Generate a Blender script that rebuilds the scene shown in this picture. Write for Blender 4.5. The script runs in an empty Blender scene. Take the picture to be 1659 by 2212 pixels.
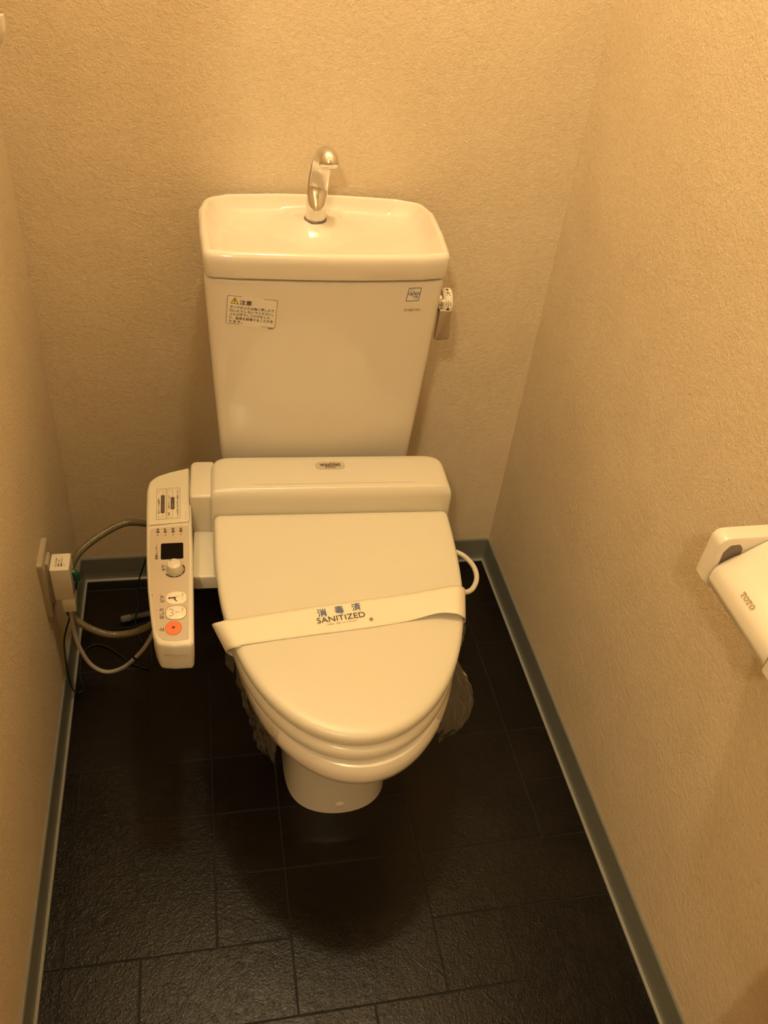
import bpy, math, random
from mathutils import Vector, Matrix, noise

# ------------------------------------------------------------------ camera, world, exposure
S = bpy.context.scene
COL = S.collection
cam_data = bpy.data.cameras.new('camera')
cam = bpy.data.objects.new('camera', cam_data); COL.objects.link(cam)
cam.location = (0.26706, -1.36196, 1.31939)
cam.rotation_euler = (math.radians(50.2267), math.radians(-5.5552), math.radians(-10.3182))
cam_data.sensor_fit = 'VERTICAL'; cam_data.sensor_height = 36.0; cam_data.lens = 29.983
cam_data.clip_start = 0.01
S.camera = cam
world = bpy.data.worlds.new('world'); S.world = world; world.use_nodes = True
world.node_tree.nodes['Background'].inputs[0].default_value = (0.0, 0.0, 0.0, 1)
world.node_tree.nodes['Background'].inputs[1].default_value = 0.0
S.view_settings.view_transform = 'Standard'
S.view_settings.look = 'None'
S.view_settings.gamma = 1.0
S.view_settings.use_curve_mapping = False
S.view_settings.exposure = 0.0
S.cycles.max_bounces = 6; S.cycles.diffuse_bounces = 4; S.cycles.glossy_bounces = 4; S.cycles.transparent_max_bounces = 8
LAMP_COLOR = (1.0, 0.81, 0.50)
ROOM_LAMP = (0.42, -0.38, 2.36); ROOM_POWER = 35.5
HALL_LAMP = (-0.14, -2.15, 2.15); HALL_POWER = 52.0

# ------------------------------------------------------------------ materials
def nodes_of(name):
    m = bpy.data.materials.new(name); m.use_nodes = True
    nt = m.node_tree; b = nt.nodes['Principled BSDF']
    return m, nt, b

def mat(name, col, rough=0.4, metal=0.0, spec=0.5, bump=0.0, bscale=200.0, var=0.0, vscale=8.0, coat=0.0):
    m, nt, b = nodes_of(name)
    b.inputs['Base Color'].default_value = (*col, 1)
    b.inputs['Roughness'].default_value = rough
    b.inputs['Metallic'].default_value = metal
    b.inputs['Specular IOR Level'].default_value = spec
    b.inputs['Coat Weight'].default_value = coat
    tc = nt.nodes.new('ShaderNodeTexCoord')
    n = nt.nodes.new('ShaderNodeTexNoise'); n.inputs['Scale'].default_value = vscale; n.inputs['Detail'].default_value = 1
    nt.links.new(tc.outputs['Object'], n.inputs['Vector'])
    mix = nt.nodes.new('ShaderNodeMix'); mix.data_type = 'RGBA'
    k = max(var, 0.012)
    mix.inputs[6].default_value = (*[c * (1 - k) for c in col], 1)
    mix.inputs[7].default_value = (*[min(1, c * (1 + k)) for c in col], 1)
    nt.links.new(n.outputs['Fac'], mix.inputs[0]); nt.links.new(mix.outputs[2], b.inputs['Base Color'])
    if bump > 0:
        n2 = nt.nodes.new('ShaderNodeTexNoise'); n2.inputs['Scale'].default_value = bscale; n2.inputs['Detail'].default_value = 2
        nt.links.new(tc.outputs['Object'], n2.inputs['Vector'])
        bp = nt.nodes.new('ShaderNodeBump'); bp.inputs['Strength'].default_value = bump; bp.inputs['Distance'].default_value = 0.001
        nt.links.new(n2.outputs['Fac'], bp.inputs['Height']); nt.links.new(bp.outputs['Normal'], b.inputs['Normal'])
    return m

def wallpaper():
    m, nt, b = nodes_of('embossed beige wallpaper')
    tc = nt.nodes.new('ShaderNodeTexCoord')
    def nz(scale, detail, rough=0.55, dist=0.0):
        n = nt.nodes.new('ShaderNodeTexNoise'); n.inputs['Scale'].default_value = scale
        n.inputs['Detail'].default_value = detail; n.inputs['Roughness'].default_value = rough; n.inputs['Distortion'].default_value = dist
        nt.links.new(tc.outputs['Object'], n.inputs['Vector']); return n
    big = nz(9, 2); fine = nz(330, 2, 0.6, 0.6); mid = nz(135, 2, 0.55, 0.3)
    ramp = nt.nodes.new('ShaderNodeValToRGB')
    ramp.color_ramp.elements[0].position = 0.35; ramp.color_ramp.elements[0].color = (0.62, 0.505, 0.345, 1)
    ramp.color_ramp.elements[1].position = 0.65; ramp.color_ramp.elements[1].color = (0.70, 0.585, 0.415, 1)
    a = nt.nodes.new('ShaderNodeMath'); a.operation = 'ADD'
    a2 = nt.nodes.new('ShaderNodeMath'); a2.operation = 'MULTIPLY'; a2.inputs[1].default_value = 0.34
    nt.links.new(mid.outputs['Fac'], a.inputs[0]); nt.links.new(fine.outputs['Fac'], a.inputs[1])
    a3 = nt.nodes.new('ShaderNodeMath'); a3.operation = 'ADD'
    nt.links.new(a.outputs[0], a3.inputs[0]); nt.links.new(big.outputs['Fac'], a3.inputs[1])
    nt.links.new(a3.outputs[0], a2.inputs[0]); nt.links.new(a2.outputs[0], ramp.inputs[0])
    nt.links.new(ramp.outputs[0], b.inputs['Base Color'])
    bp = nt.nodes.new('ShaderNodeBump'); bp.inputs['Strength'].default_value = 0.75; bp.inputs['Distance'].default_value = 0.0013
    nt.links.new(a.outputs[0], bp.inputs['Height']); nt.links.new(bp.outputs['Normal'], b.inputs['Normal'])
    b.inputs['Roughness'].default_value = 0.75; b.inputs['Specular IOR Level'].default_value = 0.25
    return m

def slate():
    m, nt, b = nodes_of('dark slate vinyl tile')
    tc = nt.nodes.new('ShaderNodeTexCoord'); oi = nt.nodes.new('ShaderNodeObjectInfo')
    add = nt.nodes.new('ShaderNodeVectorMath'); add.operation = 'ADD'
    nt.links.new(tc.outputs['Object'], add.inputs[0]); nt.links.new(oi.outputs['Location'], add.inputs[1])
    def nz(scale, detail, rough=0.6, dist=0.0):
        n = nt.nodes.new('ShaderNodeTexNoise'); n.inputs['Scale'].default_value = scale; n.inputs['Distortion'].default_value = dist
        n.inputs['Detail'].default_value = detail; n.inputs['Roughness'].default_value = rough
        nt.links.new(add.outputs[0], n.inputs['Vector']); return n
    big = nz(9, 3); fine = nz(290, 3, 0.65, 0.4); mid = nz(70, 2, 0.6, 1.0)
    ramp = nt.nodes.new('ShaderNodeValToRGB')
    ramp.color_ramp.elements[0].position = 0.3; ramp.color_ramp.elements[0].color = (0.0022, 0.0016, 0.0010, 1)
    ramp.color_ramp.elements[1].position = 0.75; ramp.color_ramp.elements[1].color = (0.0080, 0.0058, 0.0036, 1)
    s = nt.nodes.new('ShaderNodeMath'); s.operation = 'MULTIPLY_ADD'; s.inputs[1].default_value = 0.22
    nt.links.new(oi.outputs['Random'], s.inputs[0])
    s2 = nt.nodes.new('ShaderNodeMath'); s2.operation = 'SUBTRACT'; s2.inputs[1].default_value = 0.11
    nt.links.new(big.outputs['Fac'], s2.inputs[0]); nt.links.new(s2.outputs[0], s.inputs[2])
    nt.links.new(s.outputs[0], ramp.inputs[0]); nt.links.new(ramp.outputs[0], b.inputs['Base Color'])
    h = nt.nodes.new('ShaderNodeMath'); h.operation = 'MULTIPLY_ADD'; h.inputs[1].default_value = 2.2
    nt.links.new(fine.outputs['Fac'], h.inputs[0]); nt.links.new(mid.outputs['Fac'], h.inputs[1])
    bp = nt.nodes.new('ShaderNodeBump'); bp.inputs['Strength'].default_value = 0.9; bp.inputs['Distance'].default_value = 0.0012
    nt.links.new(h.outputs[0], bp.inputs['Height']); nt.links.new(bp.outputs['Normal'], b.inputs['Normal'])
    b.inputs['Roughness'].default_value = 0.28; b.inputs['Specular IOR Level'].default_value = 0.25
    return m

def film_mat():
    m = bpy.data.materials.new('clear plastic film'); m.use_nodes = True; nt = m.node_tree
    nt.nodes.remove(nt.nodes['Principled BSDF'])
    tr = nt.nodes.new('ShaderNodeBsdfTransparent'); tr.inputs[0].default_value = (0.94, 0.93, 0.90, 1)
    gl = nt.nodes.new('ShaderNodeBsdfGlossy'); gl.inputs['Roughness'].default_value = 0.05; gl.inputs[0].default_value = (0.9, 0.9, 0.9, 1)
    df = nt.nodes.new('ShaderNodeBsdfDiffuse'); df.inputs[0].default_value = (0.75, 0.73, 0.68, 1)
    fr = nt.nodes.new('ShaderNodeLayerWeight'); pw = nt.nodes.new('ShaderNodeMath'); pw.operation = 'POWER'; pw.inputs[1].default_value = 3.0; nt.links.new(fr.outputs['Facing'], pw.inputs[0])
    m1 = nt.nodes.new('ShaderNodeMixShader'); m2 = nt.nodes.new('ShaderNodeMixShader'); m2.inputs[0].default_value = 0.012
    mm = nt.nodes.new('ShaderNodeMath'); mm.operation = 'MULTIPLY_ADD'; mm.inputs[1].default_value = 0.5; mm.inputs[2].default_value = 0.09
    nt.links.new(pw.outputs[0], mm.inputs[0]); nt.links.new(mm.outputs[0], m1.inputs[0])
    nt.links.new(tr.outputs[0], m1.inputs[1]); nt.links.new(gl.outputs[0], m1.inputs[2])
    nt.links.new(m1.outputs[0], m2.inputs[1]); nt.links.new(df.outputs[0], m2.inputs[2])
    nt.links.new(m2.outputs[0], nt.nodes['Material Output'].inputs[0]); return m

def hose_mat():
    m, nt, b = nodes_of('braided olive hose')
    tc = nt.nodes.new('ShaderNodeTexCoord'); w = nt.nodes.new('ShaderNodeTexWave')
    w.inputs['Scale'].default_value = 160; w.inputs['Distortion'].default_value = 1.5; w.wave_profile = 'SIN'
    nt.links.new(tc.outputs['Object'], w.inputs['Vector'])
    ramp = nt.nodes.new('ShaderNodeValToRGB')
    ramp.color_ramp.elements[0].color = (0.085, 0.070, 0.038, 1); ramp.color_ramp.elements[1].color = (0.20, 0.17, 0.095, 1)
    nt.links.new(w.outputs['Fac'], ramp.inputs[0]); nt.links.new(ramp.outputs[0], b.inputs['Base Color'])
    bp = nt.nodes.new('ShaderNodeBump'); bp.inputs['Strength'].default_value = 0.35; bp.inputs['Distance'].default_value = 0.0006
    nt.links.new(w.outputs['Fac'], bp.inputs['Height']); nt.links.new(bp.outputs['Normal'], b.inputs['Normal'])
    b.inputs['Roughness'].default_value = 0.22; b.inputs['Specular IOR Level'].default_value = 0.6
    return m

M = dict(
    wall=wallpaper(), slate=slate(), film=film_mat(), hose=hose_mat(),
    grout=mat('dark joint', (0.006, 0.005, 0.004), 0.8),
    skirt=mat('grey vinyl skirting', (0.165, 0.168, 0.148), 0.45, var=0.05),
    skirt_lip=mat('pale skirting edge', (0.25, 0.25, 0.215), 0.4),
    ceil=mat('ceiling paper', (0.74, 0.66, 0.52), 0.8, bump=0.2),
    ceramic=mat('ivory glazed ceramic', (0.68, 0.62, 0.52), 0.07, spec=0.55),
    plastic=mat('ivory plastic', (0.605, 0.555, 0.445), 0.22, spec=0.45),
    cream=mat('cream matt plastic', (0.615, 0.565, 0.445), 0.35, bump=0.05, bscale=600),
    panel=mat('greige panel print', (0.48, 0.40, 0.30), 0.35),
    black=mat('black window plastic', (0.004, 0.003, 0.0025), 0.2, spec=0.12),
    ink=mat('dark brown print', (0.045, 0.030, 0.016), 0.6),
    ink_soft=mat('brown hairline print', (0.30, 0.20, 0.09), 0.6),
    ink_grey=mat('grey print', (0.36, 0.27, 0.15), 0.6),
    ink_blue=mat('blue print', (0.055, 0.10, 0.22), 0.6),
    orange=mat('orange button', (0.86, 0.16, 0.045), 0.35),
    chrome=mat('chrome', (0.80, 0.79, 0.77), 0.06, metal=1.0),
    nickel=mat('brushed nickel', (0.55, 0.52, 0.46), 0.28, metal=1.0),
    paper=mat('white paper band', (0.76, 0.68, 0.52), 0.75, bump=0.12, bscale=300),
    label=mat('label paper', (0.715, 0.65, 0.545), 0.35),
    sticker=mat('sticker paper', (0.76, 0.68, 0.54), 0.4),
    yellow=mat('warning yellow', (0.86, 0.64, 0.06), 0.45),
    badge=mat('silver badge', (0.46, 0.40, 0.29), 0.35),
    white=mat('white glossy plastic', (0.70, 0.635, 0.52), 0.15),
    cable=mat('off-white cable', (0.40, 0.35, 0.29), 0.4),
    green=mat('dark green wire', (0.004, 0.017, 0.010), 0.35),
    green_cap=mat('green terminal', (0.012, 0.085, 0.048), 0.35),
    anchor=mat('grey nylon', (0.15, 0.145, 0.13), 0.6),
    shade=mat('dark grey plastic', (0.16, 0.125, 0.10), 0.5),
    residue=mat('glue residue', (0.52, 0.44, 0.30), 0.7),
    outlet=mat('beige outlet plastic', (0.36, 0.30, 0.21), 0.35),
    timber=mat('hall floorboards', (0.30, 0.19, 0.10), 0.45, var=0.2, vscale=20),
)

# ------------------------------------------------------------------ mesh helpers
ORIGIN = {}
def add(name, verts, faces, m, parent=None, smooth=True, **props):
    verts = [Vector(v) for v in verts]
    lo = Vector([min(v[i] for v in verts) for i in range(3)]); hi = Vector([max(v[i] for v in verts) for i in range(3)])
    c = (lo + hi) / 2; c.z = lo.z
    me = bpy.data.meshes.new(name); me.from_pydata([tuple(v - c) for v in verts], [], faces); me.update()
    if smooth:
        me.shade_smooth()
        try: me.set_sharp_from_angle(angle=math.radians(38))
        except Exception: pass
    me.materials.append(M[m] if isinstance(m, str) else m)
    o = bpy.data.objects.new(name, me); COL.objects.link(o)
    base = ORIGIN[parent.name] if parent else Vector((0, 0, 0))
    o.location = c - base; ORIGIN[o.name] = c
    if parent: o.parent = parent
    for k, v in props.items(): o[k] = v
    return o

def empty(name, loc, **props):
    o = bpy.data.objects.new(name, None); COL.objects.link(o); o.location = loc; o.empty_display_size = 0.05
    ORIGIN[o.name] = Vector(loc)
    for k, v in props.items(): o[k] = v
    return o

def join(*parts):
    V, F = [], []
    for v, f in parts:
        n = len(V); V += [tuple(p) for p in v]; F += [tuple(i + n for i in q) for q in f]
    return V, F

def box(x0, x1, y0, y1, z0, z1):
    v = [(x0, y0, z0), (x1, y0, z0), (x1, y1, z0), (x0, y1, z0), (x0, y0, z1), (x1, y0, z1), (x1, y1, z1), (x0, y1, z1)]
    return v, [(0, 3, 2, 1), (4, 5, 6, 7), (0, 1, 5, 4), (1, 2, 6, 5), (2, 3, 7, 6), (3, 0, 4, 7)]

def loft(rings, cap0=True, cap1=True, fan=False):
    n = len(rings[0]); V = [tuple(p) for r in rings for p in r]; F = []
    for k in range(len(rings) - 1):
        for i in range(n):
            j = (i + 1) % n
            F.append((k * n + i, k * n + j, (k + 1) * n + j, (k + 1) * n + i))
    if cap0: F.append(tuple(range(n - 1, -1, -1)))
    if cap1:
        b = (len(rings) - 1) * n
        if fan:
            c = tuple(sum(V[b + i][a] for i in range(n)) / n for a in range(3)); V.append(c); ci = len(V) - 1
            for i in range(n): F.append((b + i, b + (i + 1) % n, ci))
        else: F.append(tuple(b + i for i in range(n)))
    return V, F

def area2(p): return sum(p[i][0] * p[(i + 1) % len(p)][1] - p[(i + 1) % len(p)][0] * p[i][1] for i in range(len(p)))
def ccw(p): return p if area2(p) > 0 else p[::-1]
def inset(p, d):
    n = len(p); out = []
    for i in range(n):
        a, b, c = p[i - 1], p[i], p[(i + 1) % n]
        e1 = Vector((b[0] - a[0], b[1] - a[1])).normalized(); e2 = Vector((c[0] - b[0], c[1] - b[1])).normalized()
        t = e1 + e2
        if t.length < 1e-6: t = e1
        t.normalize(); nrm = Vector((-t.y, t.x)); k = max(0.5, nrm.dot(Vector((-e1.y, e1.x))))
        out.append((b[0] + nrm.x * d / k, b[1] + nrm.y * d / k))
    return out
def fillet(pts, rad, seg=6):
    """round every corner of a polygon; rad is one radius or one per corner"""
    pts = ccw(pts) if not isinstance(rad, (list, tuple)) else pts
    n = len(pts); out = []
    for i in range(n):
        r = rad[i] if isinstance(rad, (list, tuple)) else rad
        b = Vector(pts[i]); a = Vector(pts[i - 1]); c = Vector(pts[(i + 1) % n])
        u = (a - b).normalized(); w = (c - b).normalized()
        ang = u.angle(w)
        t = min(r / math.tan(ang / 2), 0.49 * (a - b).length, 0.49 * (c - b).length)
        p0 = b + u * t; p1 = b + w * t
        for k in range(seg + 1):
            s = k / seg
            out.append(tuple(p0 * (1 - s) ** 2 + b * 2 * s * (1 - s) + p1 * s * s))
    return out
def slab(poly, z0, z1, bev=0.003, seg=3, bottom_bev=0.0, zf=None):
    """solid from a plan outline with rounded top edge; zf(x,y) adds height"""
    poly = ccw(poly); zf = zf or (lambda x, y: 0.0); R = []
    if bottom_bev:
        for k in range(seg):
            a = k / seg * math.pi / 2
            R.append([(x, y, z0 + bottom_bev * (1 - math.sin(a)) * 1.0) for x, y in inset(poly, bottom_bev * (1 - math.cos(math.pi / 2 - a)))][:])
        R = []
        for k in range(seg + 1):
            a = k / seg * math.pi / 2
            R.append([(x, y, z0 + bottom_bev * (1 - math.cos(a))) for x, y in inset(poly, bottom_bev * (1 - math.sin(a)))])
    else: R.append([(x, y, z0) for x, y in poly])
    for k in range(seg + 1):
        a = k / seg * math.pi / 2
        R.append([(x, y, z1 - bev + bev * math.sin(a) + zf(x, y)) for x, y in inset(poly, bev * (1 - math.cos(a)))])
    return loft(R)

def shrink(p, k):
    cx = sum(q[0] for q in p) / len(p); cy = sum(q[1] for q in p) / len(p)
    return [(cx + (x - cx) * k, cy + (y - cy) * k) for x, y in p]
def xform(vf, fn):
    return [fn(*p) for p in vf[0]], vf[1]

def spline(pts, per=8):
    P = [Vector(p) for p in pts]; out = []
    for i in range(len(P) - 1):
        p0 = P[max(i - 1, 0)]; p1 = P[i]; p2 = P[i + 1]; p3 = P[min(i + 2, len(P) - 1)]
        for k in range(per):
            t = k / per
            out.append(0.5 * ((2 * p1) + (p2 - p0) * t + (2 * p0 - 5 * p1 + 4 * p2 - p3) * t * t + (-p0 + 3 * p1 - 3 * p2 + p3) * t ** 3))
    out.append(P[-1]); return out
def tube(pts, rad, seg=12, per=8, section=None):
    path = spline(pts, per) if per else [Vector(p) for p in pts]
    n = len(path); rings = []; prev = None
    for i, p in enumerate(path):
        t = (path[min(i + 1, n - 1)] - path[max(i - 1, 0)]).normalized()
        if prev is None:
            ref = Vector((0, 1, 0)) if abs(t.y) < 0.9 else Vector((1, 0, 0))
            u = (ref - t * ref.dot(t)).normalized()
        else: u = (prev - t * prev.dot(t)).normalized()
        prev = u; w = t.cross(u); s = i / (n - 1)
        r = rad(s) if callable(rad) else rad
        rings.append([p + (u * math.cos(a) * (section(s, a) if section else 1) + w * math.sin(a)) * r for a in [2 * math.pi * k / seg for k in range(seg)]])
    return loft(rings)
def lathe(profile, axis='z', center=(0, 0, 0), seg=24):
    R = []
    for r, h in profile:
        ring = []
        for k in range(seg):
            a = 2 * math.pi * k / seg; u, w = r * math.cos(a), r * math.sin(a)
            p = (u, w, h) if axis == 'z' else ((h, u, w) if axis == 'x' else (w, h, u))
            ring.append(tuple(p[i] + center[i] for i in range(3)))
        R.append(ring)
    return loft(R)

def text_flat(body, size, bold=0.0):
    c = bpy.data.curves.new('glyphs', 'FONT'); c.body = body; c.size = size; c.align_x = 'CENTER'; c.align_y = 'CENTER'; c.resolution_u = 3
    c.offset = bold
    o = bpy.data.objects.new('glyphs', c); COL.objects.link(o)
    bpy.context.view_layer.update()
    me = bpy.data.meshes.new_from_object(o.evaluated_get(bpy.context.evaluated_depsgraph_get()))
    V = [(v.co.x, v.co.y) for v in me.vertices]; F = [tuple(p.vertices) for p in me.polygons]
    bpy.data.objects.remove(o); bpy.data.curves.remove(c); bpy.data.meshes.remove(me)
    if V:
        cx = (min(v[0] for v in V) + max(v[0] for v in V)) / 2; cy = (min(v[1] for v in V) + max(v[1] for v in V)) / 2
        V = [(x - cx, y - cy) for x, y in V]
    return V, F
def fit_text(body, width=None, height=None, bold=0.0):
    V, F = text_flat(body, 1.0, bold)
    w = max(v[0] for v in V) - min(v[0] for v in V); h = max(v[1] for v in V) - min(v[1] for v in V)
    sx = width / w if width else height / h; sy = height / h if height else width / w
    return [(x * sx, y * sy) for x, y in V], F
def on_plane(flat, P, U, Vv, lift=0.0003):
    U = Vector(U).normalized(); Vv = Vector(Vv); Vv = (Vv - U * Vv.dot(U)).normalized(); N = U.cross(Vv); P = Vector(P)
    return [P + U * x + Vv * y + N * lift for x, y in flat[0]], flat[1]
def thick(flat_poly, P, U, Vv, t=0.0004, lift=0.0):
    """thin solid sticker / plate from a 2D outline"""
    U = Vector(U).normalized(); Vv = Vector(Vv); Vv = (Vv - U * Vv.dot(U)).normalized(); N = U.cross(Vv); P = Vector(P)
    p = ccw(flat_poly)
    return loft([[P + U * x + Vv * y + N * lift for x, y in p], [P + U * x + Vv * y + N * (lift + t) for x, y in p]])
def rrect(w, h, r, seg=5): return fillet([(-w / 2, -h / 2), (w / 2, -h / 2), (w / 2, h / 2), (-w / 2, h / 2)], r, seg)
def ring2d(outer, inner):
    n = len(outer); return [*outer, *inner], [(i, (i + 1) % n, n + (i + 1) % n, n + i) for i in range(n)]
def stroke2d(pts, w):
    out_l, out_r = [], []
    for i, p in enumerate(pts):
        a = Vector(pts[max(i - 1, 0)]); b = Vector(pts[min(i + 1, len(pts) - 1)]); t = (b - a).normalized(); n = Vector((-t.y, t.x)) * w / 2
        out_l.append((p[0] + n.x, p[1] + n.y)); out_r.append((p[0] - n.x, p[1] - n.y))
    n = len(pts); return out_r + out_l, [(i, i + 1, n + i + 1, n + i) for i in range(n - 1)]
def toto2d(height):
    """slab serif letters T O T O"""
    parts = []; x = 0.0
    def q(x0, x1, y0, y1): parts.append(([(x0, y0), (x1, y0), (x1, y1), (x0, y1)], [(0, 1, 2, 3)]))
    for ch in 'TOTO':
        if ch == 'T':
            q(x, x + 0.86, 0.84, 1.0); q(x, x + 0.12, 0.62, 0.84); q(x + 0.74, x + 0.86, 0.62, 0.84)
            q(x + 0.33, x + 0.53, 0.12, 0.84); q(x + 0.18, x + 0.68, 0.0, 0.12); x += 0.98
        else:
            o = [(x + 0.48 + 0.48 * math.cos(a), 0.5 + 0.52 * math.sin(a)) for a in [2 * math.pi * k / 24 for k in range(24)]]
            i = [(x + 0.48 + 0.27 * math.cos(a), 0.5 + 0.38 * math.sin(a)) for a in [2 * math.pi * k / 24 for k in range(24)]]
            parts.append(ring2d(o, i)); x += 1.06
    V, F = join(*[([(p[0], p[1], 0) for p in v], f) for v, f in parts])
    V = [((p[0] - x / 2 + 0.05) * height, (p[1] - 0.5) * height) for p in V]
    return V, F

# ------------------------------------------------------------------ the room
W = 0.88; YF = -1.13; H = 2.45
XL, XR, YB = -0.004, 0.884, 0.004      # wall planes behind the skirting face
def structure(name, vf, m, **kw): return add(name, *vf, m, smooth=False, kind='structure', **kw)
wall_back = structure('wall_back', box(XL - 0.08, XR + 0.08, YB, YB + 0.08, -0.02, H), 'wall')
structure('wall_left', box(XL - 0.08, XL, YF, YB, -0.02, H), 'wall')
structure('wall_right', box(XR, XR + 0.08, YF, YB, -0.02, H), 'wall')
structure('ceiling', box(XL - 0.08, XR + 0.08, YF, YB + 0.08, H, H + 0.05), 'ceil')
structure('wall_front', join(box(-1.1, 0.05, YF - 0.10, YF, 0, H), box(0.80, 1.9, YF - 0.10, YF, 0, H), box(0.05, 0.80, YF - 0.10, YF, 2.0, H)), 'wall')
structure('floor_hall', box(-1.1, 1.9, -2.9, YF, -0.03, -0.001), 'timber')
structure('ceiling_hall', box(-1.1, 1.9, -2.9, YF, H, H + 0.05), 'ceil')
structure('wall_hall_left', box(-1.18, -1.1, -2.9, YF, -0.02, H), 'wall')
structure('wall_hall_right', box(1.9, 1.98, -2.9, YF, -0.02, H), 'wall')
structure('wall_hall_rear', box(-1.18, 1.98, -2.98, -2.9, -0.02, H), 'wall')
# wallpaper seam on the back wall
add('paper_seam', *box(0.5035, 0.5041, YB - 0.0004, YB + 0.001, 0.84, H), 'wall', parent=wall_back, smooth=False)

# floor: a dark bed with vinyl slabs let in, 0.109 m module
floor = structure('floor', box(XL, XR, YF, YB, -0.02, -0.0012), 'grout')
gx = [XL] + [0.031 + 0.1093 * i for i in range(8)] + [XR]
gy = [YB] + [-0.033 - 0.1086 * j for j in range(11)] + [YF]
# (first column, last column, first row, last row); column 0 touches the left wall, row 0 the back wall
TILES = [(0, 1, 0, 0), (2, 4, 0, 0), (5, 8, 0, 0), (0, 1, 1, 1), (2, 3, 1, 2), (4, 5, 1, 1), (6, 8, 1, 1), (0, 1, 2, 2), (4, 5, 2, 3), (6, 7, 2, 2),
         (8, 8, 2, 2), (0, 1, 3, 4), (2, 2, 3, 3), (2, 2, 4, 4), (3, 3, 3, 4), (4, 5, 4, 5), (6, 7, 3, 4), (8, 8, 3, 4), (0, 0, 5, 5), (1, 2, 5, 5), (3, 3, 5, 5),
         (6, 7, 5, 6), (8, 8, 5, 5), (8, 8, 6, 6), (0, 0, 6, 6), (1, 2, 6, 7), (3, 3, 6, 6), (4, 5, 6, 6), (0, 0, 7, 7), (3, 3, 7, 7), (4, 5, 7, 8),
         (6, 6, 7, 7), (7, 8, 7, 7), (0, 0, 8, 9), (1, 1, 8, 9), (2, 3, 8, 8), (6, 6, 8, 8), (7, 8, 8, 9), (2, 4, 9, 9), (5, 6, 9, 9),
         (0, 2, 10, 11), (3, 5, 10, 11), (6, 8, 10, 11)]
for c0, c1, r0, r1 in TILES:
    g = 0.0011
    x0 = gx[c0] + (g if c0 else 0); x1 = gx[c1 + 1] - (g if c1 < 8 else 0)
    y1 = gy[r0] - (g if r0 else 0); y0 = gy[r1 + 1] + (g if r1 < 11 else 0)
    V, F = slab([(x0, y0), (x1, y0), (x1, y1), (x0, y1)], -0.0012, 0.0, bev=0.0006, seg=2)
    add('tile', V, F, 'slate', parent=floor, smooth=False)

def skirting(name, a, b, nrm):
    """coved vinyl strip from a to b, nrm points into the room"""
    prof = [(-0.004, 0.0), (0.0052, 0.0), (0.0048, 0.0014), (0.0022, 0.004), (0.0006, 0.009), (0.0, 0.018), (0.0, 0.0585), (-0.0012, 0.0608), (-0.004, 0.0608)]
    A, B, N = Vector((*a, 0)), Vector((*b, 0)), Vector((*nrm, 0))
    rings = [[P + N * d + Vector((0, 0, z)) for d, z in prof] for P in (A, B)]
    V, F = loft(rings)
    o = add(name, V, F, 'skirt', smooth=False, kind='structure')
    lip = [(0.0048, 0.0), (0.0062, 0.0), (0.0057, 0.0018), (0.0042, 0.0030), (0.0026, 0.0040), (0.0020, 0.0040)]
    add('caulk_line', *loft([[P + N * d + Vector((0, 0, z)) for d, z in lip] for P in (A, B)]), 'skirt_lip', parent=o, smooth=False)
skirting('baseboard_back', (0.0, 0.0), (W, 0.0), (0, -1))
skirting('baseboard_left', (0.0, YF), (0.0, 0.0), (1, 0))
skirting('baseboard_right', (W, YF), (W, 0.0), (-1, 0))

# ------------------------------------------------------------------ lamps
def lamp(loc, power, label, r=0.05):
    x, y, z = loc
    t = empty('ceiling_lamp', (x, y, H), label=label, category='lamp')
    add('base', *lathe([(0.0, H), (0.062, H), (0.062, H - 0.018), (0.055, H - 0.028), (0.03, H - 0.032), (0.026, z + r * 0.75), (0.0, z + r * 0.75)][1:], 'z', (x, y, 0)), 'white', parent=t)
    ld = bpy.data.lights.new('bulb', 'POINT'); ld.energy = power; ld.color = LAMP_COLOR; ld.shadow_soft_size = r
    lo = bpy.data.objects.new('bulb', ld); COL.objects.link(lo); lo.parent = t; lo.location = (0, 0, z - H)
lamp(ROOM_LAMP, ROOM_POWER, 'warm bulb lamp on the ceiling above the toilet')
lamp(HALL_LAMP, HALL_POWER, 'warm bulb lamp on the hall ceiling outside the door')

# ------------------------------------------------------------------ toilet: bowl, tank, hand basin lid, faucet, lever
TH = math.radians(-1.75); OX, OY = 0.4575, -0.335
def F2(lx, ly): return (OX + lx * math.cos(TH) - ly * math.sin(TH), OY + lx * math.sin(TH) + ly * math.cos(TH))
def dshape(hw, length, rear=0.0, p=2.7, n=28, corner=0.014):
    """plan of a seat: blunt oval towards -y, straight back edge at ly = rear"""
    pts = []
    L = length + min(rear, 0.0); y0 = min(rear, 0.0)
    for k in range(-n, n + 1):
        ph = k / n * math.pi / 2
        t = max(math.cos(ph), 0.0) ** (2 / p); w = math.sin(ph)
        pts.append((w * hw, y0 - L * t))
    # pts runs left-rear .. tip .. right-rear ; round the two rear corners
    (lxr, lyr), (lxl, lyl) = pts[-1], pts[0]
    pts = pts[1:-1]
    for k in range(5): a = k / 4 * math.pi / 2; pts.append((lxr - corner + corner * math.cos(a), rear - corner + corner * math.sin(a)))
    for k in range(5): a = math.pi / 2 + k / 4 * math.pi / 2; pts.append((lxl + corner + corner * math.cos(a), rear - corner + corner * math.sin(a)))
    return ccw([F2(*q) for q in pts])
def dring(hw, length, rear, z, p=2.7, corner=0.014): return [(x, y, z) for x, y in dshape(hw, length, rear, p, corner=corner)]

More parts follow.
